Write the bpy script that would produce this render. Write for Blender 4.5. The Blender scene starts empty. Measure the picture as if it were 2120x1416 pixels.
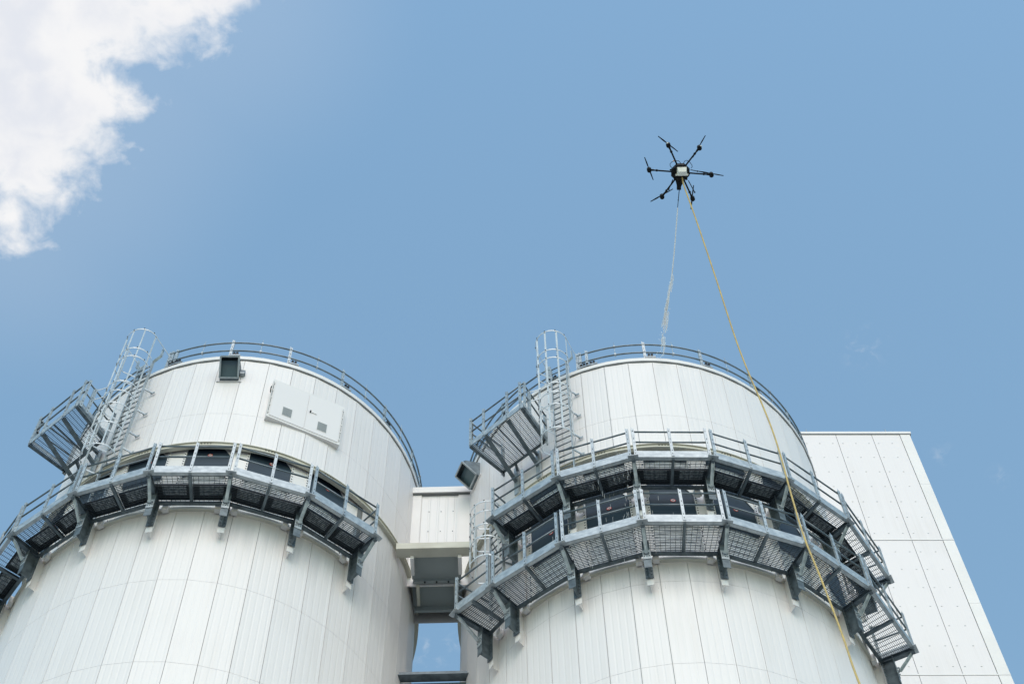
import bpy, math, random
import numpy as np
from mathutils import Vector, Matrix

random.seed(7)
scn = bpy.context.scene
COL = scn.collection

# ------------------------------------------------------------------ camera
F_PX, PITCH, ROLL = 3922.0, 1.1267, -0.0239      # focal length for a 2120 px wide picture
EYE = 1.6                                         # eye height above the yard
U = 4.0                                           # silo radius in metres
fw = Vector((0, math.cos(PITCH), math.sin(PITCH)))
rt0 = Vector((1, 0, 0)); up0 = rt0.cross(fw)
rt = rt0 * math.cos(ROLL) + up0 * math.sin(ROLL)
up = up0 * math.cos(ROLL) - rt0 * math.sin(ROLL)
cam_d = bpy.data.cameras.new('camera')
cam_d.sensor_width = 36.0; cam_d.lens = F_PX / 2120 * 36.0
cam_d.clip_start = 0.5; cam_d.clip_end = 20000
cam = bpy.data.objects.new('camera', cam_d); COL.objects.link(cam)
cam.matrix_world = Matrix(((rt.x, up.x, -fw.x, 0), (rt.y, up.y, -fw.y, 0), (rt.z, up.z, -fw.z, EYE), (0, 0, 0, 1)))
scn.camera = cam

# ------------------------------------------------------------------ sky, sun, exposure
SUN_EL, SUN_AZ = math.radians(42), math.radians(176)   # veiled sun behind the camera, a little to the left (clockwise from +y)
world = bpy.data.worlds.new('World'); scn.world = world; world.use_nodes = True
nt = world.node_tree; bg = nt.nodes['Background']
sky = nt.nodes.new('ShaderNodeTexSky'); sky.sky_type = 'NISHITA'; sky.sun_disc = False
sky.sun_elevation = SUN_EL; sky.sun_rotation = SUN_AZ
sky.air_density = 1.9; sky.dust_density = 0.4; sky.ozone_density = 1.8
tint = nt.nodes.new('ShaderNodeVectorMath'); tint.operation = 'MULTIPLY'; tint.inputs[1].default_value = (.985, 1.088, 1.05)
nt.links.new(sky.outputs[0], tint.inputs[0]); nt.links.new(tint.outputs[0], bg.inputs[0]); bg.inputs[1].default_value = 0.15
def clouds():
    """clouds of the sky: a layer seen by direction (dir.xy / dir.z), soft billows broken up by noise"""
    N = nt.nodes.new; L = nt.links.new
    def math_(op, a, b=None, c=None):
        n = N('ShaderNodeMath'); n.operation = op
        for k, v in enumerate((a, b, c)):
            if v is None: continue
            if isinstance(v, (int, float)): n.inputs[k].default_value = v
            else: L(v, n.inputs[k])
        return n.outputs[0]
    def layer(px, py):
        d = rt * ((px - 1060) / F_PX) - up * ((py - 708) / F_PX) + fw
        return (d.x / d.z, d.y / d.z, 0)
    tc = N('ShaderNodeTexCoord'); sx = N('ShaderNodeSeparateXYZ'); L(tc.outputs['Generated'], sx.inputs[0])
    zc = math_('MAXIMUM', sx.outputs[2], .05)
    cx = N('ShaderNodeCombineXYZ'); L(math_('DIVIDE', sx.outputs[0], zc), cx.inputs[0]); L(math_('DIVIDE', sx.outputs[1], zc), cx.inputs[1])
    P = cx.outputs[0]
    def noise(scale, detail, rough, off=0, dist=0):
        n = N('ShaderNodeTexNoise'); n.inputs['Scale'].default_value = scale; n.inputs['Detail'].default_value = detail
        n.inputs['Roughness'].default_value = rough; n.inputs['Distortion'].default_value = dist
        if off:
            a = N('ShaderNodeVectorMath'); a.operation = 'ADD'; L(P, a.inputs[0]); a.inputs[1].default_value = (off, off * .7, off * .3); L(a.outputs[0], n.inputs[0])
        else: L(P, n.inputs[0])
        return n.outputs[0]
    def blobs(lst, smooth):
        prev = None
        for x, y, r in lst:
            dn = N('ShaderNodeVectorMath'); dn.operation = 'DISTANCE'; L(P, dn.inputs[0]); dn.inputs[1].default_value = layer(x, y)
            v = math_('MULTIPLY_ADD', dn.outputs['Value'], -1000.0, r / F_PX * 1000 * 1.06)
            prev = v if prev is None else math_('SMOOTH_MAX', prev, v, smooth)
        return prev
    def ramp(v, a, b_, lo=0.0, hi=1.0):
        n = N('ShaderNodeMapRange'); n.interpolation_type = 'SMOOTHSTEP'; L(v, n.inputs[0])
        for k, q in zip((1, 2, 3, 4), (a, b_, lo, hi)): n.inputs[k].default_value = q
        return n.outputs[0]
    big = blobs(CLOUD_BLOBS, 6.0)
    fb = noise(48, 10, .55, 0, .3); fine = noise(150, 6, .55, 3.1)
    v = math_('ADD', big, math_('MULTIPLY_ADD', fb, 58.0, -28.5))
    v = math_('ADD', v, math_('MULTIPLY_ADD', fine, 9.0, -4.5))
    a1 = ramp(v, -11, 20)
    body = ramp(noise(22, 6, .5, 1.7), .38, .62); edge = ramp(v, 6, 40)
    wis = blobs(WISPS, 2.0)
    a2 = math_('MULTIPLY', ramp(wis, -4, 14), ramp(noise(110, 9, .62, 5.3, .8), .46, .8, 0, .26))
    a3 = ramp(big, -105, 5, 0, .11)                    # thin veil of vapour round the big cloud
    al = math_('MAXIMUM', math_('MAXIMUM', a1, a2), a3)
    mx = N('ShaderNodeMix'); mx.data_type = 'RGBA'; L(math_('MULTIPLY', body, edge), mx.inputs[0])
    mx.inputs[6].default_value = (1.0, 1.0, 1.01, 1); mx.inputs[7].default_value = (.84, .87, .94, 1)
    bg2 = N('ShaderNodeBackground'); L(mx.outputs[2], bg2.inputs[0]); bg2.inputs[1].default_value = CLOUD_GAIN
    ms = N('ShaderNodeMixShader'); L(al, ms.inputs[0]); L(bg.outputs[0], ms.inputs[1]); L(bg2.outputs[0], ms.inputs[2])
    L(ms.outputs[0], nt.nodes['World Output'].inputs[0])
CLOUD_GAIN = 0.70
CLOUD_BLOBS = [(40, 60, 190), (200, 30, 130), (330, 0, 110), (430, -20, 95), (120, 210, 150), (40, 320, 135), (190, 240, 75), (262, 195, 50), (145, 330, 66), (20, 430, 68), (-80, 200, 220), (40, -120, 220), (290, -130, 190), (395, 65, 42), (25, 490, 36)]
WISPS = [(1790, 720, 55), (1945, 940, 30), (2070, 985, 30), (890, 1350, 60), (935, 1330, 40)]
clouds()
sun_d = bpy.data.lights.new('sun', 'SUN'); sun_d.energy = 1.0; sun_d.angle = math.radians(40); sun_d.color = (1.0, 0.83, 0.74)
sun = bpy.data.objects.new('sun', sun_d); COL.objects.link(sun)
sdir = Vector((math.sin(SUN_AZ) * math.cos(SUN_EL), math.cos(SUN_AZ) * math.cos(SUN_EL), math.sin(SUN_EL)))
sun.rotation_euler = (-sdir).to_track_quat('-Z', 'Y').to_euler()
sun.location = (0, -20, 60)
vs = scn.view_settings
vs.view_transform = 'Standard'; vs.look = 'None'; vs.gamma = 1; vs.exposure = 0.40
scn.cycles.use_denoising = True
scn.cycles.max_bounces = 10; scn.cycles.transparent_max_bounces = 24
scn.cycles.diffuse_bounces = 4; scn.cycles.glossy_bounces = 4

# ------------------------------------------------------------------ helpers
def W(x, y, z): return Vector((x * U, y * U, z * U + EYE))
CEN = {'L': (-1.5336, 5.4394), 'R': (0.7037, 5.5096)}
def er(phi): a = math.radians(phi); return Vector((math.sin(a), -math.cos(a), 0))
def et(phi): a = math.radians(phi); return Vector((math.cos(a), math.sin(a), 0))
def pol(s, phi, rho, z):
    c = CEN[s]; e = er(phi)
    return W(c[0] + e.x * rho, c[1] + e.y * rho, z)
def ray(px, py):
    d = rt * ((px - 1060) / F_PX) - up * ((py - 708) / F_PX) + fw
    return d.normalized()
def at_range(px, py, r): return Vector((0, 0, EYE)) + ray(px, py) * r
def at_z(px, py, z): d = ray(px, py); return Vector((0, 0, EYE)) + d * ((z) * U / d.z)
def at_y(px, py, y): d = ray(px, py); return Vector((0, 0, EYE)) + d * (y * U / d.y)
ZUP = Vector((0, 0, 1))

class MB:
    def __init__(s): s.V = []; s.F = []; s.M = []; s.UV = []; s.S = []
    def face(s, pts, m=0, uv=None, sm=False):
        b = len(s.V); s.V += [Vector(p) for p in pts]; s.F.append(tuple(range(b, b + len(pts)))); s.M.append(m); s.UV.append(uv); s.S.append(sm)
    def obox(s, c, ax, ay, az, m=0):
        """box: centre, three half-axis vectors"""
        P = [c + ax * i + ay * j + az * k for k in (-1, 1) for j in (-1, 1) for i in (-1, 1)]
        b = len(s.V); s.V += P
        for f in ((0, 2, 3, 1), (4, 5, 7, 6), (0, 1, 5, 4), (2, 6, 7, 3), (0, 4, 6, 2), (1, 3, 7, 5)):
            fl = tuple(b + i for i in f)
            if ax.cross(ay).dot(az) < 0: fl = fl[::-1]
            s.F.append(fl); s.M.append(m); s.UV.append(None); s.S.append(False)
        return s
    def bar(s, a, b, w, h, side=None, m=0):
        """rectangular bar a to b: w along side, h across"""
        a = Vector(a); b = Vector(b)
        d = (b - a); L = d.length; d.normalize()
        sd = Vector(side) if side is not None else (ZUP if abs(d.z) < .9 else Vector((1, 0, 0)))
        sd = (sd - d * sd.dot(d)).normalized(); ot = d.cross(sd)
        return s.obox((a + b) / 2, d * (L / 2), sd * (w / 2), ot * (h / 2), m)
    def tube(s, pts, r, n=8, m=0, closed=False, caps=True):
        pts = [Vector(p) for p in pts]; k = len(pts); rr = r if isinstance(r, (list, tuple)) else [r] * k
        b = len(s.V); prev = None
        for i, p in enumerate(pts):
            if closed: d = pts[(i + 1) % k] - pts[i - 1]
            else: d = pts[min(i + 1, k - 1)] - pts[max(i - 1, 0)]
            d.normalize()
            if prev is None:
                u = d.orthogonal().normalized() if abs(d.z) > .95 else d.cross(ZUP).normalized()
            else: u = (prev - d * prev.dot(d)).normalized()
            prev = u; v = d.cross(u)
            for j in range(n):
                t = 2 * math.pi * j / n; s.V.append(p + (u * math.cos(t) + v * math.sin(t)) * rr[i])
        for i in range(k if closed else k - 1):
            i2 = (i + 1) % k
            for j in range(n):
                j2 = (j + 1) % n
                s.F.append((b + i * n + j, b + i * n + j2, b + i2 * n + j2, b + i2 * n + j)); s.M.append(m); s.UV.append(None); s.S.append(True)
        if caps and not closed:
            s.F.append(tuple(b + j for j in range(n))[::-1]); s.M.append(m); s.UV.append(None); s.S.append(False)
            s.F.append(tuple(b + (k - 1) * n + j for j in range(n))); s.M.append(m); s.UV.append(None); s.S.append(False)
        return s
    def prism(s, poly, ext, m=0):
        """extrude a closed polygon (list of points) by vector ext"""
        n = len(poly); A = [Vector(p) for p in poly]; B = [p + ext for p in A]
        nrm = Vector((0, 0, 0))
        for i in range(n): nrm += A[i].cross(A[(i + 1) % n])
        flip = nrm.dot(ext) > 0
        b = len(s.V); s.V += A + B
        fs = [tuple(range(b, b + n)), tuple(range(b + 2 * n - 1, b + n - 1, -1))]
        for i in range(n):
            j = (i + 1) % n; fs.append((b + i, b + n + i, b + n + j, b + j))
        for f in fs: s.F.append(f[::-1] if flip else f); s.M.append(m); s.UV.append(None); s.S.append(False)
        return s
    def arc_band(s, sid, a0, a1, r0, r1, z0, z1, step=2.5, m=0, caps=True):
        """solid ring sector"""
        n = max(1, int(round((a1 - a0) / step))); full = abs(a1 - a0 - 360) < 1e-6
        for i in range(n):
            p, q = a0 + (a1 - a0) * i / n, a0 + (a1 - a0) * (i + 1) / n
            O0, O1, O2, O3 = pol(sid, p, r1, z0), pol(sid, q, r1, z0), pol(sid, q, r1, z1), pol(sid, p, r1, z1)
            I0, I1, I2, I3 = pol(sid, p, r0, z0), pol(sid, q, r0, z0), pol(sid, q, r0, z1), pol(sid, p, r0, z1)
            for f in ((O0, O1, O2, O3), (I1, I0, I3, I2), (I0, I1, O1, O0), (O3, O2, I2, I3)): s.face(f, m)
            if caps and not full and i == 0: s.face((I0, O0, O3, I3), m)
            if caps and not full and i == n - 1: s.face((O1, I1, I2, O2), m)
        return s
    def sphere(s, c, r, nu=12, nv=8, m=0, sc=(1, 1, 1)):
        b = len(s.V)
        for i in range(nv + 1):
            th = math.pi * i / nv
            for j in range(nu):
                p = 2 * math.pi * j / nu
                s.V.append(c + Vector((r * sc[0] * math.sin(th) * math.cos(p), r * sc[1] * math.sin(th) * math.sin(p), r * sc[2] * math.cos(th))))
        for i in range(nv):
            for j in range(nu):
                s.F.append((b + i * nu + j, b + (i + 1) * nu + j, b + (i + 1) * nu + (j + 1) % nu, b + i * nu + (j + 1) % nu)); s.M.append(m); s.UV.append(None); s.S.append(True)
        return s
    def build(s, name, mats, parent=None, origin=None):
        o0 = Vector((0, 0, 0)) if origin is None else Vector(origin)
        if parent is not None: o0 = ROOT[parent.name]
        me = bpy.data.meshes.new(name)
        me.from_pydata([tuple(v - o0) for v in s.V], [], s.F)
        if not isinstance(mats, (list, tuple)): mats = [mats]
        for m in mats: me.materials.append(m)
        me.polygons.foreach_set('material_index', s.M)
        me.polygons.foreach_set('use_smooth', s.S)
        if any(u is not None for u in s.UV):
            uvl = me.uv_layers.new(name='UVMap')
            for p, uv in zip(me.polygons, s.UV):
                if uv is None: continue
                for li, c in zip(p.loop_indices, uv): uvl.data[li].uv = c
        me.update()
        o = bpy.data.objects.new(name, me); COL.objects.link(o)
        if parent is not None: o.parent = parent
        else: o.location = o0
        ROOT[o.name] = o0
        return o
ROOT = {}
def tag(o, label=None, cat=None, group=None, kind=None):
    if label: o['label'] = label
    if cat: o['category'] = cat
    if group: o['group'] = group
    if kind: o['kind'] = kind
    return o
def thing(name, loc, label, cat, group=None):
    o = bpy.data.objects.new(name, None); o.empty_display_size = .3; COL.objects.link(o); o.location = loc
    ROOT[o.name] = Vector(loc)
    return tag(o, label, cat, group)

# ------------------------------------------------------------------ materials
def mat(name, col, rough=.5, metal=0.0, spec=.5):
    m = bpy.data.materials.new(name); m.use_nodes = True
    b = m.node_tree.nodes['Principled BSDF']
    b.inputs['Base Color'].default_value = (*col, 1); b.inputs['Roughness'].default_value = rough; b.inputs['Metallic'].default_value = metal
    b.inputs['Specular IOR Level'].default_value = spec
    return m
def nd(m, t, **k):
    n = m.node_tree.nodes.new(t)
    for a, v in k.items(): setattr(n, a, v)
    return n
def ln(m, a, b): m.node_tree.links.new(a, b)
def noisy(m, c1, c2, scale=(1, 1, 1), detail=5, lo=.35, hi=.65, coord='Object', rough=None):
    """base colour wanders between c1 and c2"""
    tc = nd(m, 'ShaderNodeTexCoord'); mp = nd(m, 'ShaderNodeMapping'); mp.inputs['Scale'].default_value = scale
    nz = nd(m, 'ShaderNodeTexNoise'); nz.inputs['Scale'].default_value = 1; nz.inputs['Detail'].default_value = detail
    cr = nd(m, 'ShaderNodeValToRGB'); cr.color_ramp.elements[0].position = lo; cr.color_ramp.elements[1].position = hi
    cr.color_ramp.elements[0].color = (*c1, 1); cr.color_ramp.elements[1].color = (*c2, 1)
    ln(m, tc.outputs[coord], mp.inputs[0]); ln(m, mp.outputs[0], nz.inputs[0]); ln(m, nz.outputs[0], cr.inputs[0])
    b = m.node_tree.nodes['Principled BSDF']; ln(m, cr.outputs[0], b.inputs['Base Color'])
    if rough:
        mr = nd(m, 'ShaderNodeMapRange'); mr.inputs[3].default_value = rough[0]; mr.inputs[4].default_value = rough[1]
        ln(m, nz.outputs[0], mr.inputs[0]); ln(m, mr.outputs[0], b.inputs['Roughness'])
    return m
def clad(name, c, rib=.125, ribdepth=.004, streak_top=None):
    """white sheet metal: fine vertical ribs (bump), faint rain streaks (real soiling)"""
    m = mat(name, c, .42)
    b = m.node_tree.nodes['Principled BSDF']
    uv = nd(m, 'ShaderNodeUVMap'); uv.uv_map = 'UVMap'
    sx = nd(m, 'ShaderNodeSeparateXYZ'); ln(m, uv.outputs[0], sx.inputs[0])
    # ribs
    mu = nd(m, 'ShaderNodeMath', operation='MULTIPLY'); mu.inputs[1].default_value = 1 / rib; ln(m, sx.outputs[0], mu.inputs[0])
    fr = nd(m, 'ShaderNodeMath', operation='PINGPONG'); fr.inputs[1].default_value = .5; ln(m, mu.outputs[0], fr.inputs[0])
    st = nd(m, 'ShaderNodeMapRange', interpolation_type='SMOOTHSTEP'); st.inputs[1].default_value = .05; st.inputs[2].default_value = .2
    ln(m, fr.outputs[0], st.inputs[0])
    bp = nd(m, 'ShaderNodeBump'); bp.inputs['Strength'].default_value = .55; bp.inputs['Distance'].default_value = ribdepth
    ln(m, st.outputs[0], bp.inputs['Height']); ln(m, bp.outputs[0], b.inputs['Normal'])
    # streaks
    mp = nd(m, 'ShaderNodeMapping'); mp.inputs['Scale'].default_value = (7, .22, 1); ln(m, uv.outputs[0], mp.inputs[0])
    nz = nd(m, 'ShaderNodeTexNoise'); nz.inputs['Scale'].default_value = 1; nz.inputs['Detail'].default_value = 6; nz.inputs['Roughness'].default_value = .65
    ln(m, mp.outputs[0], nz.inputs[0])
    mp2 = nd(m, 'ShaderNodeMapping'); mp2.inputs['Scale'].default_value = (.5, .35, 1); ln(m, uv.outputs[0], mp2.inputs[0])
    n2 = nd(m, 'ShaderNodeTexNoise'); n2.inputs['Scale'].default_value = 1; n2.inputs['Detail'].default_value = 4; ln(m, mp2.outputs[0], n2.inputs[0])
    am = nd(m, 'ShaderNodeMath', operation='MULTIPLY'); ln(m, nz.outputs[0], am.inputs[0]); ln(m, n2.outputs[0], am.inputs[1])
    cr = nd(m, 'ShaderNodeValToRGB'); cr.color_ramp.elements[0].position = .24; cr.color_ramp.elements[1].position = .42
    cr.color_ramp.elements[0].color = (*c, 1); cr.color_ramp.elements[1].color = (c[0] * .945, c[1] * .94, c[2] * .93, 1)
    ln(m, am.outputs[0], cr.inputs[0]); ln(m, cr.outputs[0], b.inputs['Base Color'])
    if streak_top:
        # darker streaks of different length, fading out downwards from the given height
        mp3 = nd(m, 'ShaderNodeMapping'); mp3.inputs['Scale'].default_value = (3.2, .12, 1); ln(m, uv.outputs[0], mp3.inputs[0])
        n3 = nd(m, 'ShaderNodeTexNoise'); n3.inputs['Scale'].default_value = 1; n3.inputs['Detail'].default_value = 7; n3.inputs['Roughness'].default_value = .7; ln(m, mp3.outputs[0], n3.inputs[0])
        dz = nd(m, 'ShaderNodeMath', operation='SUBTRACT'); dz.inputs[0].default_value = streak_top; ln(m, sx.outputs[1], dz.inputs[1])
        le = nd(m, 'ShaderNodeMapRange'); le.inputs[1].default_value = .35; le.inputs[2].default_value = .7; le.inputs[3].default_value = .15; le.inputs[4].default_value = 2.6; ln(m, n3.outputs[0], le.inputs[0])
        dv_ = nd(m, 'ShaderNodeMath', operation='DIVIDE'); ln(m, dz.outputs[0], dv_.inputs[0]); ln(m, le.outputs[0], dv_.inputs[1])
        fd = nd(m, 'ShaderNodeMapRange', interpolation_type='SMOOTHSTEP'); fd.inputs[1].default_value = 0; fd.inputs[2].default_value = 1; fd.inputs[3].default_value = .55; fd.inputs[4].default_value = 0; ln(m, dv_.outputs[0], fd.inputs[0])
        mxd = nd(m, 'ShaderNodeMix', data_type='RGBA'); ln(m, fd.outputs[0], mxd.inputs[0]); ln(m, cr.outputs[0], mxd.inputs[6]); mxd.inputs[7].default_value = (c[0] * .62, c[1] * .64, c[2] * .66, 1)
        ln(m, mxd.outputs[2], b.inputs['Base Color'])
    return m

WHITE = clad('white_cladding', (.785, .735, .72))
WHITEB = clad('white_flat_cladding', (.745, .695, .69), rib=.1, ribdepth=.0008)
BRIDGEW = clad('white_bridge_cladding', (.77, .735, .72), rib=.19, ribdepth=.012)
SEAM = mat('seam_dark', (.16, .165, .165), .8)
TRIM = noisy(mat('white_trim', (.78, .78, .76), .4), (.72, .685, .66), (.78, .74, .72), (.8, .8, .8))
CREAM = noisy(mat('cream_paint', (.66, .65, .57), .5), (.47, .44, .36), (.60, .57, .48), (1.2, 1.2, 2.5))
GALV = noisy(mat('galvanised_steel', (.42, .46, .48), .45, .55), (.31, .345, .365), (.47, .505, .52), (9, 9, 9), detail=6, rough=(.35, .6))
CAGE = noisy(mat('bright_galvanised_steel', (.6, .63, .64), .45, .25), (.50, .53, .545), (.64, .66, .67), (6, 6, 6))
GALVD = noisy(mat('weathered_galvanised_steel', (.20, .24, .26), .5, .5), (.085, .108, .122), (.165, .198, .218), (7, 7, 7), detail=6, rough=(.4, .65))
RAIL = noisy(mat('rail_tube_steel', (.26, .30, .32), .4, .6), (.11, .14, .16), (.19, .22, .245), (5, 5, 5))
GRATE = mat('grating_steel', (.10, .12, .135), .5, .5)
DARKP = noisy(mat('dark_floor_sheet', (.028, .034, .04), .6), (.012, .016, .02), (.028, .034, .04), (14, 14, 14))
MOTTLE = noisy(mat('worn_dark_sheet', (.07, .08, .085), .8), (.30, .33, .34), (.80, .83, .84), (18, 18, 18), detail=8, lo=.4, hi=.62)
WINDOW = noisy(mat('dark_blue_panel', (.02, .034, .05), .6, spec=.2), (.026, .043, .062), (.038, .058, .082), (1.2, 1.2, 3))
SLAT = noisy(mat('grey_slats', (.42, .45, .46), .5), (.46, .475, .48), (.64, .655, .66), (2, 2, 24), detail=3)
RED = mat('sticker_red', (.55, .05, .04), .5)
PAPER = mat('sticker_white', (.8, .78, .75), .6)
HOLE = mat('hole_dark', (.02, .022, .024), .8)
BOLT = mat('bolt_grey', (.26, .28, .29), .5, .4)
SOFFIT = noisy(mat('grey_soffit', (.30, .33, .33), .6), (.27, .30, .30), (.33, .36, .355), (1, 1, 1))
BLACK = mat('black_plastic', (.004, .005, .006), .6, spec=.2)
CARBON = mat('carbon_tube', (.004, .005, .006), .6, spec=.2)
PAYW = mat('white_plastic', (.78, .77, .70), .5)
HOSEY = noisy(mat('yellow_hose', (.62, .40, .09), .6), (.44, .315, .125), (.60, .425, .12), (6, 6, 6))
LAMPR = mat('amber_lens', (.8, .3, .05), .3)
MESHG = mat('vent_mesh', (.30, .32, .32), .6, .3)

# ------------------------------------------------------------------ ground
g = MB(); q = 6000
g.face([(-q, -q, 0), (q, -q, 0), (q, q, 0), (-q, q, 0)])
GROUND = noisy(mat('concrete_yard', (.34, .33, .31), .9), (.34, .335, .32), (.44, .43, .41), (.3, .3, .3))
tag(g.build('ground', GROUND), 'grey concrete yard around the foot of the silos', kind='structure')

# ------------------------------------------------------------------ silos
ZCAP0, ZCAP1 = 9.185, 9.222
ZRING0, ZRING1 = 8.200, 8.238
ZWTOP = 8.33                                      # windows and piers run up behind the ring
JOINTS = [8.572]
LOWJ = [7.015 - .613 * k for k in range(12)]
ZG = -EYE / U
SEAMPH = {'L': 5.495, 'R': 2.865}
FLOORS = {'L': [7.632], 'R': [7.207, 7.793]}
ZLOW = {'L': 7.618, 'R': 7.225}                   # top of the lower cladding under the windows
WIN = {'L': (-100, 50), 'R': (-45, 69)}
def panel(mb, s, a, b, z0, z1, d=.28, rho=1.0, th=.006, gap=True):
    """one flat sheet with real edges between two seams"""
    a2, b2 = a + d / 2 * .4, b - d / 2 * .4
    P = [pol(s, a2, rho, z0), pol(s, b2, rho, z0), pol(s, b2, rho, z1), pol(s, a2, rho, z1)]
    Q = [pol(s, a2, rho - th, z0), pol(s, b2, rho - th, z0), pol(s, b2, rho - th, z1), pol(s, a2, rho - th, z1)]
    w = (P[1] - P[0]).length; u0 = a * .35
    v0, v1 = z0 * U, z1 * U
    mb.face(P, 0, [(u0, v0), (u0 + w, v0), (u0 + w, v1), (u0, v1)])
    for i in range(4):
        j = (i + 1) % 4; mb.face([P[j], P[i], Q[i], Q[j]], 0, [(u0, v0)] * 4)

def build_silo(s, label):
    root = thing('silo', W(*CEN[s], ZG), label, 'silo', 'pair of white storage silos')
    jg = .0016
    upc = MB(); loc = MB()
    for k in range(48):
        a = SEAMPH[s] + 7.5 * k
        a = (a + 180) % 360 - 180; b = a + 7.5; mid = a + 3.75
        panel(upc, s, a, b, 8.225, JOINTS[0] - jg / 2)
        panel(upc, s, a, b, JOINTS[0] + jg / 2, ZCAP0)
        w0, w1 = WIN[s]
        top = ZLOW[s] if w0 < mid < w1 else ZRING0 + .01
        zs = [top]
        for zj in [7.628] + LOWJ:
            if zj < top - .03: zs.append(zj)
        zs.append(ZG)
        for z1, z0 in zip(zs[:-1], zs[1:]): panel(loc, s, a, b, z0 + jg / 2, z1 - jg / 2)
    upc.build('upper_cladding', WHITE, root); loc.build('lower_cladding', clad('streaked_white_cladding', (.785, .735, .72), streak_top=ZLOW[s] * U + .05), root)
    w0, w1 = WIN[s]
    bk = MB(); bk.arc_band(s, -180, 180, .90, .9925, 8.34, ZCAP0, 7.5)
    bk.arc_band(s, -180, 180, .984, .9935, 8.226, 8.34, 7.5)
    bk.arc_band(s, -180, 180, .90, .9925, ZG, ZLOW[s] - .006, 7.5)
    bk.arc_band(s, w1 - 1, w0 + 361, .90, .9925, ZLOW[s] - .006, 8.34, 7.5)
    bk.build('inner_shell', SEAM, root)
    # roof edge
    cap = MB(); cap.arc_band(s, -180, 180, .96, 1.008, ZCAP0 + .004, ZCAP1, 3.75)
    cap.arc_band(s, -180, 180, 0.02, .96, ZCAP0, ZCAP1 + .012, 7.5)
    cap.build('roof_edge', TRIM, root)
    gt = MB(); gt.arc_band(s, -180, 180, .97, 1.003, ZCAP0 - .003, ZCAP0 + .004, 3.75); gt.build('drip_edge', SEAM, root)
    # stiffening ring: channel standing proud, with bolt holes in groups
    rg = MB(); rg.arc_band(s, -180, 180, .997, 1.012, ZRING0 + .005, ZRING1 - .005, 2.5)
    rg.arc_band(s, -180, 180, .997, 1.019, ZRING0, ZRING0 + .005, 2.5); rg.arc_band(s, -180, 180, .997, 1.019, ZRING1 - .005, ZRING1, 2.5)
    for base in range(-9, 12):
        c0 = 1.9 + base * 18 - (0 if s == 'R' else 1)
        for dx in (-1.5, -.5, .5, 1.5):
            for dz in (-.008, .008):
                ph = c0 + dx * .85; c = pol(s, ph, 1.0122, (ZRING0 + ZRING1) / 2 + dz)
                rg.tube([c - er(ph) * .004, c + er(ph) * .004], .014, 8, 1)
    rg.build('ring_beam', [CREAM, HOLE], root)
    # window zone between piers
    zf = FLOORS[s][0]; ztop = ZWTOP
    sl = MB(); sl.arc_band(s, w0, w1, .90, .958, ZLOW[s] - .005, ztop, 1.5)
    nb = 46 if s == 'R' else 28
    for i in range(nb):
        z = ZLOW[s] + (ztop - ZLOW[s]) * (i + .5) / nb
        sl.arc_band(s, w0, w1, .958, .9605, z - .003, z + .0035, 2.0)
    sl.build('slatted_wall', SLAT, root)
    lo = MB(); lo.arc_band(s, w0, w1, .955, .9985, ZLOW[s] - .006, ZLOW[s] + .002, 1.5); lo.build('sill', TRIM, root)
    k0 = math.ceil((w0 - (-7.1)) / 18 - .2); k1 = math.floor((w1 - (-7.1)) / 18 + .2)
    corners = [-7.1 + 18 * k for k in range(k0, k1 + 1)]
    for c in corners:
        pr = MB()
        a0, a1 = max(c - 2.3, w0), min(c + 2.3, w1)
        pr.arc_band(s, a0, a1, .955, .982, ZLOW[s], ztop, 1.2)
        for sd in (-1, 1):
            e = c + sd * 2.35
            if not w0 < e < w1: continue
            pr.arc_band(s, e - .35, e + .35, .955, .9865, ZLOW[s], ztop, 1)
            n = int((ztop - ZLOW[s]) / .023)
            for i in range(n):
                p = pol(s, e, .9868, ZLOW[s] + (i + .5) * (ztop - ZLOW[s]) / n)
                pr.obox(p, et(e) * .013, er(e) * .002, ZUP * .016, 1)
        pr.build('window_pier', [TRIM, HOLE], root)
    for c in corners:
        for zf in FLOORS[s]:
            a0, a1 = c + 2.75, c + 15.25
            if a0 < w0 or a0 > w1 - 4: continue
            a1 = min(a1, w1)
            zt = 7.99 if (s == 'R' and zf == FLOORS['R'][0]) else ztop
            zb = zf + .365
            wn = MB(); wn.prism([pol(s, a0, .977, zb), pol(s, a1, .977, zb), pol(s, a1, .977, zt), pol(s, a0, .977, zt)], er((a0 + a1) / 2) * -.04)
            pn = wn.build('window_panel', WINDOW, root)
            if a1 - a0 > 10:
                cc = (a0 + a1) / 2 + .4; zc = zf + .548
                st = MB(); p = pol(s, cc, .9722, zc); st.tube([p - er(cc) * .006, p + er(cc) * .003], .050, 20, 0)
                st.tube([p + er(cc) * .003, p + er(cc) * .005], .035, 20, 1)
                st.obox(p + er(cc) * .006, (et(cc) + ZUP).normalized() * .035, er(cc) * .001, (et(cc) - ZUP).normalized() * .006, 0)
                st.obox(p + er(cc) * .006, et(cc) * .018, er(cc) * .0012, ZUP * .007, 2)
                st.build('warning_sticker', [RED, PAPER, HOLE], pn)
                gs = MB(); e = a1; ZG_ = 7.845 if zt < 8 else 8.215
                gs.prism([pol(s, e - 2.4, .9775, ZG_ + .03), pol(s, e + .1, .9785, ZG_ + .03), pol(s, e + .1, .9785, ZG_ - .045), ], er(e) * .008)
                gs.build('corner_gusset', TRIM, pn)
    # second ring at the walkway foot
    rr = MB(); rr.arc_band(s, w0 - 3, w1 + (6 if s == 'R' else -3), .99, 1.012, FLOORS[s][0] - .038, FLOORS[s][0] - .014, 2.5); rr.build('foot_ring', CREAM, root)
    return root
build_silo('L', 'white panelled silo on the left with a double-leaf hatch near its roof edge')
build_silo('R', 'white panelled silo on the right carrying two stacked ring walkways, under the drone')

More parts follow.
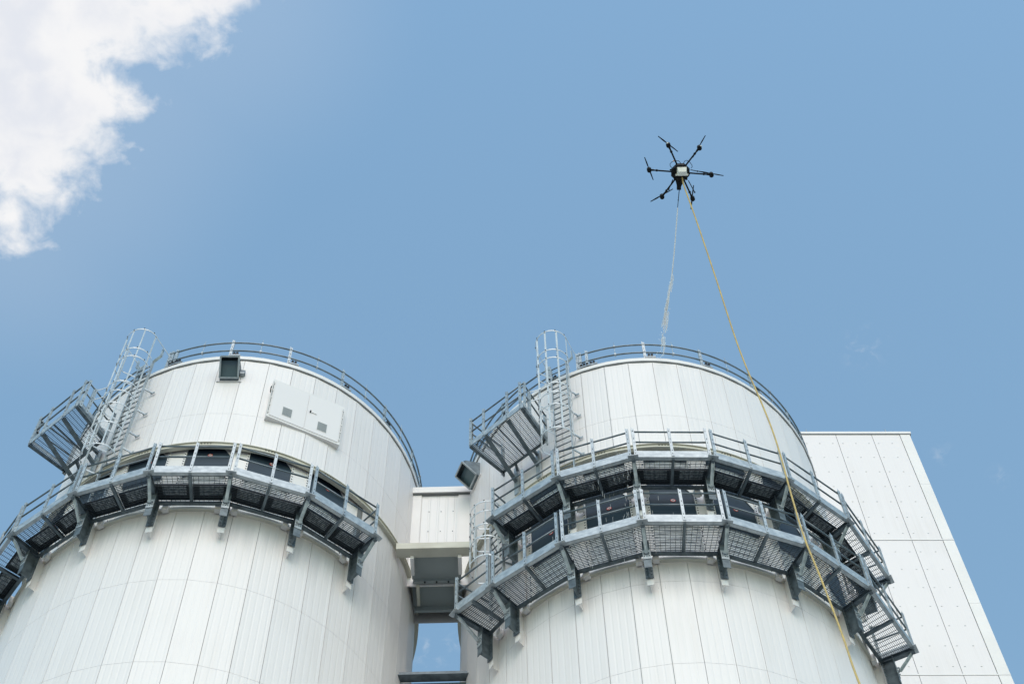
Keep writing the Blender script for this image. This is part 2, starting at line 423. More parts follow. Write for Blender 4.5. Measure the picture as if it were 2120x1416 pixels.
# ------------------------------------------------------------------ walkways round the silos
RO = 1.207
def post_mb(base, top, e_r, e_t, w=.055, d=.035):
    """slotted channel post"""
    mb = MB(); H = (top - base).length; ax = (top - base).normalized()
    c = (base + top) / 2
    mb.obox(c, e_t * (w / 2), e_r * .004, ax * (H / 2))
    for sd in (-1, 1): mb.obox(c + e_t * sd * (w / 2 - .003) - e_r * d / 2, e_t * .003, e_r * (d / 2 - .004), ax * (H / 2))
    for t in (.08, .2, .48, .62, .9): mb.obox(base + ax * H * t + e_r * .0045, e_t * .007, e_r * .001, ax * .02, 1)
    mb.prism([top - e_t * w / 2 + e_r * .004, top - e_t * w / 2 + e_r * .004 + ax * .05, top - e_t * .0 + e_r * .004], -e_r * .004)
    return mb

def grating_mb(A, B, inn, z, nbar, hgt=.03, cross=.1):
    """bars parallel to the outer edge A-B; inn = inward unit vector, depth list"""
    pass

def section(parent, s, a, b, zf, ra=RO, rb=RO, sheet=False, rin=1.045, posts=3, sheetlen=2):
    """one straight walkway bay between two corners"""
    A, B = pol(s, a, ra, zf), pol(s, b, rb, zf)
    Ai, Bi = pol(s, a, rin, zf), pol(s, b, rin, zf)
    t = (B - A).normalized(); o = t.cross(ZUP).normalized()       # outward
    mid = (A + B) / 2; c = CEN[s]
    if o.dot(mid - Vector((c[0] * U, c[1] * U, mid.z))) < 0: o = -o
    L = (B - A).length; ins = .03
    # grating
    gm = MB()
    dep = (mid - (Ai + Bi) / 2).dot(o)
    nb = int(dep / .033)
    for i in range(nb + 1):
        f = i / nb
        p, q = A.lerp(Ai, f), B.lerp(Bi, f)
        p = p + t * ins; q = q - t * ins
        gm.bar(p - ZUP * .017, q - ZUP * .017, .03, .0035, ZUP)
    nc = int(L / .1)
    for i in range(1, nc):
        f = i / nc; gm.bar(A.lerp(B, f) - ZUP * .008, Ai.lerp(Bi, f) - ZUP * .008, .012, .006, ZUP)
    sec = gm.build('floor_grating', GRATE, parent)
    # toe board: channel with a folded upper lip
    tb = MB(); a2, b2 = A + t * .05, B - t * .05
    tb.bar(a2 + ZUP * .055 - ZUP * .03, b2 + ZUP * .055 - ZUP * .03, .17, .008, ZUP)
    tb.bar(a2 + ZUP * .155 - o * .012, b2 + ZUP * .155 - o * .012, .09, .006, ZUP)
    tb.bar(a2 - ZUP * .056 - o * .035, b2 - ZUP * .056 - o * .035, .008, .07, ZUP)
    tb.bar(a2 + ZUP * .2 - o * .022, b2 + ZUP * .2 - o * .022, .005, .022, ZUP)
    tb.build('toe_board', GALV, sec)
    # rails
    e0, e1 = A + t * .06 - o * .02, B - t * .06 - o * .02
    for h in (.56, .97): MB().tube([e0 + ZUP * h, e1 + ZUP * h], .018, 8).build('hand_rail' if h > .9 else 'knee_rail', RAIL, sec)
    for f in ([0, .5, 1] if posts == 3 else [0, 1]):
        p = A.lerp(B, f) + (t * .055 if f == 0 else (-t * .055 if f == 1 else Vector((0, 0, 0)))) + o * .012
        post_mb(p - ZUP * .03, p + ZUP * 1.05, o, t).build('rail_post', [GALV, HOLE], sec)
    # beams below
    bm = MB()
    bm.bar(A.lerp(B, .5) - ZUP * .06 - o * .02, Ai.lerp(Bi, .5) - ZUP * .06, .07, .05, ZUP)
    bm.bar(Ai + t * .02 - ZUP * .06 - o * .02, Bi - t * .02 - ZUP * .06 - o * .02, .10, .02, ZUP)
    bm.bar(Ai + t * .02 - ZUP * .112 + o * .005, Bi - t * .02 - ZUP * .112 + o * .005, .006, .07, ZUP)
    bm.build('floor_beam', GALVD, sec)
    if sheet:
        for f0, f1 in ((.02, .485), (.515, .98)):
            sh = MB()
            def qd(fa, fb, ga, gb, z, th, m):
                P = [A.lerp(B, fa).lerp(Ai.lerp(Bi, fa), ga), A.lerp(B, fb).lerp(Ai.lerp(Bi, fb), ga), A.lerp(B, fb).lerp(Ai.lerp(Bi, fb), gb), A.lerp(B, fa).lerp(Ai.lerp(Bi, fa), gb)]
                sh.prism([p + ZUP * z for p in P], ZUP * th, m)
            qd(f0, f1, .43, .97, .012, .006, 0)
            w = f1 - f0
            qd(f0 + .2 * w, f1 - .12 * w, .5, .80, .005, .005, 1)
            sh.build('floor_sheet', [DARKP, MOTTLE], sec)
    return sec, t, o

def corner(parent, s, a, zf, ra=RO, stub=True):
    """radial beam, bolted column stub, diagonal strut and joint plate under one corner"""
    e, t = er(a), et(a)
    rb = MB()
    po, pi = pol(s, a, ra - .005, zf), pol(s, a, 1.03, zf)
    rb.bar(po - ZUP * .075, pi - ZUP * .075, .11, .012, ZUP)
    for h in (-.02, -.128): rb.bar(po + ZUP * h, pi + ZUP * h, .08, .008, t)
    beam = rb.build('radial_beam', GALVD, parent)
    jp = MB(); jp.obox(po + e * .012 - ZUP * .05, t * .10, e * .05, ZUP * .008); jp.build('joint_plate', GALV, beam)
    if not stub: return
    st = MB(); H = .86; zt = zf * U + EYE - .02
    def at(rho, z): p = pol(s, a, rho, 0); p.z = z; return p
    zc = zt - H / 2
    fr, bk = 1.098, 1.043
    st.obox(at(fr, zc), t * .068, e * .006, ZUP * H / 2)
    st.obox(at(bk, zc), t * .072, e * .008, ZUP * H / 2)
    st.obox((at(fr, zc) + at(bk, zc)) / 2, t * .005, (at(fr, zc) - at(bk, zc)) / 2, ZUP * H / 2 * .99)
    for i in range(7):
        for sd in (-1, 1):
            st.tube([at(bk, zt - .1 - i * .11) + t * sd * .045, at(bk + .006, zt - .1 - i * .11) + t * sd * .045], .014, 6, 0)
    # bolted gusset plate low on the front flange
    st.obox(at(fr + .003, zt - .46), t * .07, e * .005, ZUP * .14, 1)
    for bx, bz in ((-.045, .03), (.045, .03), (-.045, -.05), (0, -.05), (.045, -.05)):
        st.tube([at(fr + .003, zt - .46 + bz) + t * bx, at(fr + .009, zt - .46 + bz) + t * bx], .012, 6, 2)
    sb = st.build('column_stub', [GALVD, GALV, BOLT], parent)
    d0 = at(ra - .02, zt - .1); d1 = at(fr + .012, zt - .47)
    sm = MB(); sm.bar(d0, d1, .06, .006, t); sm.bar(d0 + t * .028, d1 + t * .028, .006, .055, t)
    sm.tube([d1 - t * .05 + ZUP * .04, d1 + t * .05 + ZUP * .04], .014, 6); sm.build('strut', GALV, sb)
    wm = MB(); hw = 1.02; zc2 = zt - hw / 2 - .02
    wm.obox(at(1.036, zc2), t * .062, e * .005, ZUP * hw / 2); wm.obox((at(1.036, zc2) + at(.985, zc2)) / 2, t * .006, e * .1, ZUP * hw / 2)
    for sd in (-1, 1):
        wm.obox(at(1.015, zt - .09) + t * sd * .155, t * .055, e * .045, ZUP * .10)
        wm.obox(at(1.012, zt - .09) + t * sd * .085, t * .02, e * .02, ZUP * .06)
    wm.build('wall_mount', TRIM, sb)

def walkway(s, zf, angs, label, sheet, ends=(None, None)):
    root = thing('walkway', pol(s, (angs[0] + angs[-1]) / 2, 1.12, zf), label, 'walkway', 'ring walkways around the silos')
    for a, b in zip(angs[:-1], angs[1:]): section(root, s, a, b, zf, sheet=sheet)
    for a in angs: corner(root, s, a, zf)
    # end railing across the open end(s)
    for a, sgn in ((angs[0], 1), (angs[-1], -1)):
        if (a == angs[0] and ends[0]) or (a == angs[-1] and ends[1]):
            p, q = pol(s, a, RO - .005, zf) + et(a) * sgn * .03, pol(s, a, 1.045, zf) + et(a) * sgn * .03
            for h in (.56, .97): o = MB().tube([p + ZUP * h, q + ZUP * h], .018, 8).build('end_rail', RAIL, root)
            bm = MB(); bm.bar(p + ZUP * .07, q + ZUP * .07, .14, .008, ZUP); bm.build('end_toe_board', GALV, o)
            post_mb(q - ZUP * .03, q + ZUP * 1.05, et(a) * -sgn, er(a)).build('rail_post', [GALV, HOLE], o)
    return root
AL = [-7.1 + 18 * k for k in range(-5, 4)]
walkway('L', FLOORS['L'][0], AL, 'galvanised ring walkway around the left silo below its dark windows', True, (None, True))
AR = [-43.2, -25.1, -7.1, 10.85, 29.2, 47.4, 66.2]
walkway('R', FLOORS['R'][1], AR, 'upper galvanised walkway of the two around the right silo', True, (True, True))
lowR = walkway('R', FLOORS['R'][0], AR, 'lower galvanised walkway of the two around the right silo, brackets on bare cladding', False, (None, True))
section(lowR, 'R', -53.3, -43.3, FLOORS['R'][0], ra=1.242, rb=1.21, posts=2, rin=1.05)
corner(lowR, 'R', -53.2, FLOORS['R'][0], ra=1.242)
p, q = pol('R', -53.2, 1.235, FLOORS['R'][0]), pol('R', -53.2, 1.05, FLOORS['R'][0])
for h in (.56, .97): MB().tube([p + ZUP * h, q + ZUP * h], .018, 8).build('end_rail', RAIL, lowR)

# ------------------------------------------------------------------ guard rails on the roof edge
def roof_rail(s, ph0, label):
    root = thing('roof_guardrail', pol(s, ph0, 1.0, ZCAP1), label, 'guardrail', 'guardrails on the silo roofs')
    gap = (-30.4, -20.2)
    n0 = [gap[1] + (360 + gap[0] - gap[1]) * i / 140 for i in range(141)]
    for z, nm in ((9.404, 'top_rail'), (9.306, 'middle_rail')):
        MB().tube([pol(s, a, .999, z) for a in n0], .020, 8).build(nm, RAIL, root)
    angs = [ph0 + 18.25 * k for k in range(-1, 6)] + [gap[1] + .8, gap[1] - .2, gap[0] + .2, gap[0] - .8, -50] + [ph0 + 18.25 * k for k in range(6, 17)]
    for a in angs:
        b = pol(s, a, 1.0, ZCAP1); t = pol(s, a, 1.0, 9.432)
        pm = post_mb(b, t, er(a), et(a), .06, .045)
        po = pm.build('rail_post', [GALV, HOLE], root)
        ft = MB()
        for dx in (.085, .15): ft.obox(b + et(a) * dx + ZUP * .15 + er(a) * .0, et(a) * .024, er(a) * .03, ZUP * .055, 1)
        ft.obox(b + et(a) * .11 + ZUP * .07 - er(a) * .02, et(a) * .12, er(a) * .05, ZUP * .02)
        for dx in (.06, .12, .2): ft.tube([b + et(a) * dx, b + et(a) * dx + ZUP * .12], .008, 6)
        ft.build('post_foot', [GALV, BLACK], po)
    for k in range(-1, 16):
        a = ph0 + 18.25 * k + 9.1
        if -34 < ((a + 180) % 360 - 180) < -16: continue
        rd = MB(); b = pol(s, a, .999, 9.29); rd.tube([b, b + ZUP * .68], .006, 5); rd.obox(b + ZUP * .07, et(a) * .02, er(a) * .03, ZUP * .03)
        rd.obox(b + ZUP * .46, et(a) * .018, er(a) * .03, ZUP * .02)
        rd.build('lightning_rod', GALV, root)
    return root
roof_rail('L', .3, 'curved two-tube guardrail on the roof edge of the left silo')
roof_rail('R', 1.0, 'curved two-tube guardrail on the roof edge of the right silo')

# ------------------------------------------------------------------ caged ladders
def caged_ladder(s, phi, z0, z1, hoops, label, rst=1.048, rc=1.125, rad=.09, half=.045, top=True, ties=None, wallz=()):
    e, t = er(phi), et(phi)
    def P(tx, rho, z): p = pol(s, phi, rho, z); return p + t * (tx * U)
    root = thing('caged_ladder', P(0, rst, z0), label, 'ladder', 'caged ladders on the silos')
    for sd in (-1, 1):
        st = MB(); st.bar(P(sd * half, rst, z0), P(sd * half, rst, z1), .06, .022, e)
        if top:
            st.bar(P(sd * half, rst, z1 - .005), P(sd * half * 1.75, rst - .008, z1 + .05), .06, .022, e)
            st.bar(P(sd * half * 1.75, rst - .008, z1 + .047), P(sd * half * 1.75, rst - .008, 9.40), .06, .022, e)
        so = st.build('stile', GALV, root)
        for z in wallz:
            wb = MB(); a = P(sd * half, rst - .005, z); b = P(sd * (half + .03), 1.003, z - .012)
            wb.bar(a, b, .05, .02, ZUP); wb.obox(b + e * .01, t * .05, e * .008, ZUP * .03); wb.build('wall_bracket', GALV, so)
    n = int((z1 - z0) / .0585)
    for i in range(1, n + 1):
        z = z0 + i * .0585
        if z > z1: break
        MB().tube([P(-half, rst, z), P(half, rst, z)], .014, 6).build('rung', RAIL, root)
    def hoop(z, full_back=None):
        pts = []
        bk = rst if full_back is None else full_back
        hb = half if full_back is None else rad
        pts.append((-hb, bk))
        for i in range(17):
            a = math.radians(-100 + 200 * i / 16); pts.append((rad * math.sin(a), rc + rad * math.cos(a)))
        pts.append((hb, bk))
        mb = MB()
        Q = [P(x, r, z) for x, r in pts]
        for a, b in zip(Q[:-1], Q[1:]): mb.bar(a - (b - a).normalized() * .004, b + (b - a).normalized() * .004, .045, .006, ZUP)
        for i in (3, 6, 9, 12, 15): mb.tube([Q[i] + ZUP * .02 , Q[i] + ZUP * .045], .014, 6, 1)
        return mb
    for i, z in enumerate(hoops):
        mb = hoop(z, .985 if (top and i == 0) else None)
        ho = mb.build('hoop', [CAGE, BLACK], root)
        if ties and i in ties:
            x, r = ties[i]; tm = MB(); tm.bar(P(-rad * .5, rc + rad * .87, z), P(x, r, z), .045, .006, ZUP); tm.build('tie_bar', CAGE, ho)
    for a in (-88, -42, 0, 42, 88):
        x, r = rad * math.sin(math.radians(a)), rc + rad * math.cos(math.radians(a)); ins = 1 - .03
        MB().bar(P(x * ins, rc + (r - rc) * ins, hoops[0] + .005), P(x * ins, rc + (r - rc) * ins, hoops[-1] - .012), .04, .006, Vector(t) if abs(a) < 50 else Vector(e)).build('cage_bar', CAGE, root)
    return root
HT = [9.392, 9.157, 9.06, 8.765, 8.66, 8.525]
ties = {3: (-.118, 1.215), 4: (-.118, 1.215)}
caged_ladder('L', -25.8, 7.64, 9.27, HT + [8.32, 8.09], 'caged ladder climbing from the walkway to the roof of the left silo', ties=ties, wallz=(8.95, 8.71, 8.47, 8.3))
caged_ladder('R', -25.6, 7.80, 9.27, HT + [8.275], 'caged ladder climbing from the upper walkway to the roof of the right silo', ties=ties, wallz=(8.95, 8.71, 8.47, 8.3))
caged_ladder('R', -48.0, 7.213, 8.03, [8.01, 7.92, 7.80, 7.69, 7.52], 'short caged ladder linking the two walkways of the right silo', rst=1.075, rc=1.135, rad=.085, top=False, wallz=(7.9, 7.6))

# ------------------------------------------------------------------ small side platforms beside the ladders
def side_platform(s, label):
    zf = 8.5; a0, a1 = -46.3, -30.5; ro, ri = 1.29, 1.062
    root = thing('side_platform', pol(s, (a0 + a1) / 2, 1.18, zf), label, 'platform', 'small grated platforms beside the ladders')
    A, B, Bi, Ai = pol(s, a0, ro, zf), pol(s, a1, ro, zf), pol(s, a1, ri, zf), pol(s, a0, ri, zf)
    t = (B - A).normalized(); o = er((a0 + a1) / 2)
    gm = MB(); nb = int((A - Ai).length / .033)
    for i in range(1, nb):
        f = i / nb; gm.bar(A.lerp(Ai, f) - ZUP * .015, B.lerp(Bi, f) - ZUP * .015, .028, .0035, ZUP)
    nc = 14
    for i in range(1, nc):
        f = i / nc; gm.bar(A.lerp(B, f) - ZUP * .006, Ai.lerp(Bi, f) - ZUP * .006, .012, .006, ZUP)
    gm.build('floor_grating', GRATE, root)
    fm = MB()
    for p, q in ((B, Bi), (Bi, Ai), (Ai, A)): fm.bar(p - ZUP * .06, q - ZUP * .06, .13, .012, ZUP)
    for p, q in ((B, Bi), (Bi, Ai), (Ai, A)):
        c = (A + Bi) / 2; iw = (c - (p + q) / 2); iw -= (q - p).normalized() * iw.dot((q - p).normalized()); iw.normalize()
        fm.bar(p - ZUP * .125 + iw * .03, q - ZUP * .125 + iw * .03, .006, .06, ZUP)
    fm.build('frame', GALVD, root)
    tb = MB(); tb.bar(A + ZUP * .02, B + ZUP * .02, .2, .01, ZUP); tb.bar(A + ZUP * .11 - o * .015, B + ZUP * .11 - o * .015, .06, .006, ZUP)
    tb.bar(B + ZUP * .09, Bi + ZUP * .09, .12, .006, ZUP); tb.bar(A + ZUP * .09, Ai + ZUP * .09, .12, .006, ZUP)
    tb.build('toe_board', GALV, root)
    for h in (.56, 1.0):
        MB().tube([Ai.lerp(A, .0) + ZUP * h, A + ZUP * h - o * .02], .018).build('side_rail', RAIL, root)
        MB().tube([A + ZUP * h - o * .02, B + ZUP * h - o * .02], .018).build('front_rail', RAIL, root)
        MB().tube([B + ZUP * h - o * .02, Bi + ZUP * h], .018).build('side_rail', RAIL, root)
    for f in (.015, .26, .70, .945): post_mb(A.lerp(B, f) + o * .012 - ZUP * .05, A.lerp(B, f) + o * .012 + ZUP * 1.1, o, t).build('rail_post', [GALV, HOLE], root)
    for p, e in ((A, -t), (B, t)): post_mb(p - o * .06 + e * .01 - ZUP * .05, p - o * .06 + e * .01 + ZUP * 1.1, e, o).build('rail_post', [GALV, HOLE], root)
    post_mb(B.lerp(Bi, .28) + t * .01 - ZUP * .02, B.lerp(Bi, .28) + t * .01 + ZUP * 1.05, t, o, .08).build('rail_post', [GALV, HOLE], root)
    post_mb(Bi - ZUP * .2, Bi + ZUP * 1.05, t, o, .08).build('rail_post', [GALV, HOLE], root)
    post_mb(Ai - ZUP * .2, Ai + ZUP * 1.05, -t, o, .08).build('rail_post', [GALV, HOLE], root)
    for f, ph in ((.295, -43.4), (.70, -35.2)):
        p = A.lerp(B, f) - ZUP * .1 - o * .02; q = pol(s, ph, 1.0, 8.37) + ZUP * -.02
        MB().bar(p, q, .075, .06, t).build('strut', GALVD, root)
        r = A.lerp(B, f).lerp(Ai.lerp(Bi, f), 1) - ZUP * .06
        MB().bar(r, pol(s, ph, 1.0, 8.5) - ZUP * .06, .09, .05, ZUP).build('wall_bracket', GALVD, root)
        MB().bar(pol(s, ph, 1.012, 8.52), pol(s, ph, 1.012, 8.25), .10, .06, t).build('wall_column', GALV, root)
    MB().bar(A.lerp(B, .5).lerp(A.lerp(Ai, .5), 0) - ZUP * .045, Ai.lerp(Bi, .5) - ZUP * .045, .03, .02, ZUP).build('floor_beam', GALVD, root)
    return root
side_platform('L', 'small railed grating platform sticking out beside the ladder of the left silo')
side_platform('R', 'small railed grating platform sticking out beside the tall ladder of the right silo')

# ------------------------------------------------------------------ exhaust hoods, vent, hatch
def hood(s, phi, dz, label):
    e, t = er(phi), et(phi); hw = .0485 * U
    def P(rho, z, sd): return pol(s, phi, rho, z + dz) + t * (sd * hw)
    root = thing('exhaust_hood', pol(s, phi, 1.0, 8.95 + dz), label, 'vent', 'square exhaust hoods on the silos')
    b = MB()
    prof = [(.985, 8.93), (.985, 9.085), (1.085, 9.05), (1.104, 9.018), (1.02, 8.935)]
    th = .03
    # side cheeks, top, front lip: an open duct facing down and out
    for sd in (-1, 1):
        b.prism([P(r, z, sd) for r, z in prof], t * (-sd * .012))
    b.prism([P(.985, 9.085, -1), P(1.085, 9.05, -1), P(1.085, 9.05, 1), P(.985, 9.085, 1)], ZUP * -.012)
    b.prism([P(1.085, 9.05, -1), P(1.104, 9.018, -1), P(1.104, 9.018, 1), P(1.085, 9.05, 1)], -e * .012)
    b.prism([P(.985, 8.93, -1), P(1.02, 8.935, -1), P(1.02, 8.935, 1), P(.985, 8.93, 1)], ZUP * .012)
    b.build('duct', GALVD, root)
    f = MB()
    c = [P(1.104, 9.018, -1), P(1.104, 9.018, 1), P(1.02, 8.935, 1), P(1.02, 8.935, -1)]
    nrm = (c[1] - c[0]).cross(c[3] - c[0]).normalized()
    for i in range(4):
        f.bar(c[i], c[(i + 1) % 4], .035, .02, nrm.cross((c[(i + 1) % 4] - c[i]).normalized()))
    f.build('opening_frame', GALV, root)
    bk = MB(); bk.prism([P(1.008, 8.95, -.97), P(1.075, 9.03, -.97), P(1.075, 9.03, .97), P(1.008, 8.95, .97)], (e * -.02 + ZUP * .02)); bk.build('inner_screen', mat('dull_teal_screen', (.09, .14, .16), .3), root)
    fl = MB(); fl.obox(pol(s, phi, 1.002, 8.928 + dz), t * hw * 1.35, e * .012, ZUP * .012); fl.build('flashing', TRIM, root)
    return root
hood('L', 2.2, 0.0, 'square exhaust hood at the top middle of the left silo, dark opening down')
hood('R', -66.3, 0.03, 'square exhaust hood sticking out from the left flank of the right silo')
v = thing('vent_box', pol('L', 5.6, 1.0, 9.0), 'tiny grey vent box just right of the hood on the left silo', 'vent')
mb = MB(); mb.obox(pol('L', 5.75, 1.01, 9.015), et(5.75) * .055, er(5.75) * .04, ZUP * .07); mb.build('case', GALVD, v)
mb = MB(); mb.obox(pol('L', 5.75, 1.0125, 8.996), et(5.75) * .045, er(5.75) * .04, ZUP * .02); mb.build('spout', GALV, v)

hph = 26.6; he, ht = er(hph), et(hph); D = 1.009
def H(x, z, d=0): return pol('L', hph, D, z) + ht * (x * U) + he * d
root = thing('access_hatch', H(0, 8.55), 'flat white double-leaf access hatch with two vent grilles on the left silo', 'hatch')
b = MB(); b.prism([H(-.198, 8.965), H(.206, 8.965), H(.206, 8.551), H(-.198, 8.551)], -he * .16); b.build('case', TRIM, root)
for x0, x1, zz in ((-.186, .004, 0), (.0065, .193, 0)):
    d = MB(); d.prism([H(x0, 8.948, .0), H(x1, 8.948, .0), H(x1, 8.568, .0), H(x0, 8.568, .0)], he * .012)
    leaf = d.build('hatch_leaf', mat('hatch_white', (.755, .71, .695), .4), root)
    vx = -.096 if x0 < -.1 else .099
    vz = 8.662 if x0 < -.1 else 8.655
    gr = MB(); gr.obox(H(vx, vz, .013), ht * .115, he * .003, ZUP * .19)
    for i in range(9): gr.obox(H(vx, vz, .018) + ZUP * (-.16 + i * .04), ht * .1, he * .003, ZUP * .004, 1)
    for i in range(7): gr.obox(H(vx, vz, .018) + ht * (-.09 + i * .03), ht * .003, he * .003, ZUP * .17, 1)
    gr.obox(H(vx, vz, .0165), ht * .1, he * .0008, ZUP * .17, 1)
    gr.build('vent_grille', [TRIM, MESHG], leaf)
    if x0 > 0:
        hd = MB(); hd.obox(H(.024, 8.763, .025), ht * .012, he * .02, ZUP * .03); hd.obox(H(.044, 8.763, .02), ht * .06, he * .006, ZUP * .014, 1); hd.build('handle', [BLACK, TRIM], leaf)
for sd in (-.192, .200):
    hg = MB()
    for i in range(5): hg.obox(H(sd, 8.60 + i * .08, .004), ht * .012, he * .01, ZUP * .025)
    hg.build('hinge', TRIM, root)
sl = MB(); sl.obox(H(-.194, 8.757, .003), ht * .006, he * .003, ZUP * .72); sl.obox(H(.201, 8.757, .003), ht * .004, he * .003, ZUP * .72); sl.build('edge_seal', SEAM, root)
hd = MB(); hd.tube([H(-.205, 8.80, .02), H(-.208, 8.84, .04), H(-.205, 8.86, .03)], .012, 6); hd.build('hook', BLACK, root)

# ------------------------------------------------------------------ bridge between the silos
root = thing('connecting_bridge', W(-.41, 5.2, 8.13), 'white corrugated bridge high up between the two silos with a cream beam below', 'bridge')
YB = 5.22
def Q(x, y, z): return W(x, y, z)
wl = MB()
x0, x1, z0, z1 = -.66, -.20, 8.12, 9.09
P = [Q(x0, YB, z0), Q(x1, YB, z0), Q(x1, YB, z1), Q(x0, YB, z1)]
wl.face(P, 0, [(0, z0 * U), ((x1 - x0) * U, z0 * U), ((x1 - x0) * U, z1 * U), (0, z1 * U)])
for p in [(Q(x0, YB, z1), Q(x1, YB, z1), Q(x1, YB + .22, z1), Q(x0, YB + .22, z1)), (Q(x1, YB + .22, z0), Q(x0, YB + .22, z0), Q(x0, YB + .22, z1), Q(x1, YB + .22, z1))]: wl.face(p, 0, [(0, 0)] * 4)
for zz in (8.86, 8.655, 8.4):
    for xx in (-.47, -.405, -.34): wl.obox(Q(xx, YB, zz) - Vector((0, .006, 0)), Vector((.010, 0, 0)), Vector((0, .006, 0)), ZUP * .010, 1)
wl.build('wall', [BRIDGEW, BOLT], root)
for xa, xb in ((-.66, -.515), (-.313, -.20)):
    c = MB(); c.obox(Q((xa + xb) / 2, YB, (z0 + z1) / 2) - Vector((0, .014, 0)), Vector(((xb - xa) / 2 * U, 0, 0)), Vector((0, .012, 0)), ZUP * (z1 - z0) / 2 * U); c.build('corner_flashing', TRIM, root)
tr = MB(); tr.obox(Q(-.43, YB, 9.065) - Vector((0, .045, 0)), Vector((.23 * U, 0, 0)), Vector((0, .04, 0)), ZUP * .115); tr.obox(Q(-.43, YB, 9.033) - Vector((0, .03, 0)), Vector((.229 * U, 0, 0)), Vector((0, .03, 0)), ZUP * .012, 1)
tr.build('roof_trim', [TRIM, SEAM], root)
bm = MB(); y0 = 5.0
bm.obox(Q(-.416, y0 + .0, 8.157) , Vector((.19 * U, 0, 0)), Vector((0, .006, 0)), ZUP * .105)
bm.obox(Q(-.416, y0 + .026, 8.131), Vector((.19 * U, 0, 0)), Vector((0, .105, 0)), ZUP * .007)
bm.obox(Q(-.416, y0 + .026, 8.183), Vector((.19 * U, 0, 0)), Vector((0, .105, 0)), ZUP * .007)
bm.build('cream_beam', CREAM, root)
sf = MB()
sf.obox(Q(-.41, 5.125, 8.165), Vector((.125 * U, 0, 0)), Vector((0, .075 * U, 0)), ZUP * .02)
sf.obox(Q(-.41, 5.29, 8.165), Vector((.125 * U, 0, 0)), Vector((0, .075 * U, 0)), ZUP * .02)
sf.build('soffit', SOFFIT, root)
jb = MB(); jb.obox(Q(-.41, 5.207, 8.15), Vector((.12 * U, 0, 0)), Vector((0, .03, 0)), ZUP * .045)
for xx in (-.47, -.41, -.35): jb.tube([Q(xx, 5.203, 8.138), Q(xx, 5.203, 8.132)], .02, 8, 1)
jb.obox(Q(-.41, 5.37, 8.14), Vector((.12 * U, 0, 0)), Vector((0, .03, 0)), ZUP * .07)
jb.build('cross_beam', [SOFFIT, HOLE], root)
for xx in (-.527, -.288):
    s2 = MB(); s2.obox(Q(xx, 5.09, 8.13), Vector((.035, 0, 0)), Vector((0, .2, 0)), ZUP * .12); s2.build('side_plate', TRIM, root)
for xx in (-.505, -.315):
    s2 = MB(); s2.obox(Q(xx, 5.27, 8.13), Vector((.03, 0, 0)), Vector((0, .22, 0)), ZUP * .1); s2.build('side_plate', CREAM, root)

root = thing('cross_girder', W(-.4, 5.2, 7.3), 'dark steel girder low down in the gap between the two silos', 'girder')
gb = MB(); gb.obox(Q(-.41, 5.2, 7.335), Vector((.2 * U, 0, 0)), Vector((0, .012, 0)), ZUP * .09); gb.build('web', GALVD, root)
gb = MB(); gb.obox(Q(-.41, 5.2, 7.312), Vector((.2 * U, 0, 0)), Vector((0, .09, 0)), ZUP * .008); gb.build('bottom_flange', GALVD, root)
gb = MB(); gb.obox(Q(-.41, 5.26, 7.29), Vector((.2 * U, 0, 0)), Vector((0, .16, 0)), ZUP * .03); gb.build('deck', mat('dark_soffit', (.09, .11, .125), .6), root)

# ------------------------------------------------------------------ the tall white block behind
AZ = math.radians(1.5)
bt, bn = Vector((math.cos(AZ), math.sin(AZ), 0)), Vector((math.sin(AZ), -math.cos(AZ), 0))
C0 = W(2.888, 6.62, 0); C0.z = 0
def T(x, z, d=0): p = C0 + bt * x + bn * d; p.z = z; return p          # x metres from the right-hand corner
ZT = 12.2 * U + EYE; ZM = 10.715 * U + EYE; ZB = 9.20 * U + EYE
root = thing('tower_block', T(-3, 0), 'tall flat white panelled building with a sloping-looking right edge behind the right silo', 'building')
wb = MB(); wb.prism([T(.0, 0, -.03), T(-5.4, 0, -.03), T(-5.4, ZT, -.03), T(.0, ZT, -.03)], -bn * 9); wb.build('core', SEAM, root)
seams = [0, -.30, -1.12, -2.17, -3.22, -4.27, -5.32]
levels = [(0, 9.0), (9.03, 15.1), (15.13, 21.1), (21.13, 27.1), (27.13, 33.0), (33.03, ZB - .03), (ZB + .03, ZM - .045), (ZM + .03, ZT - .08)]
pm = MB(); g_ = .007
def sheet(xa, xb, za, zb):
    P = [T(xa, za), T(xb, za), T(xb, zb), T(xa, zb)]; w = abs(xb - xa)
    pm.face(P, 0, [(xa, za), (xb, za), (xb, zb), (xa, zb)])
    Qq = [T(xa, za, -.03), T(xb, za, -.03), T(xb, zb, -.03), T(xa, zb, -.03)]
    for i in range(4): j = (i + 1) % 4; pm.face([P[j], P[i], Qq[i], Qq[j]], 0, [(0, 0)] * 4)
for (za, zb) in levels:
    for i in range(1, len(seams) - 1):
        sheet(seams[i + 1] + g_, seams[i] - g_, za, zb)
        n = 7; w = seams[i] - seams[i + 1]
        for r in range(n):
            for f in (.12, .48, .84) if i > 1 else (.14, .62):
                z = za + (r + .35) * (zb - za) / n; p = T(seams[i + 1] + w * f, z, .004)
                pm.obox(p, bt * .020, bn * .004, ZUP * .007, 1)
pm.build('wall_panels', [WHITEB, mat('pale_bolt', (.5, .5, .5), .5)], root)
cf = MB()
for za, zb in levels:
    m = (za + zb) / 2
    for a, b in ((za, m - .004), (m + .004, zb)):
        cf.obox(T(-.147, (a + b) / 2, -.005), bt * .144, bn * .012, ZUP * ((b - a) / 2))
cf.build('corner_flashing', TRIM, root)
lt = MB()
for z in (ZM - .008, ZB, 33.015, 27.115, 21.115): lt.obox(T(-2.7, z, .0), bt * 2.7, bn * .012, ZUP * .022)
lt.build('floor_trim', TRIM, root)
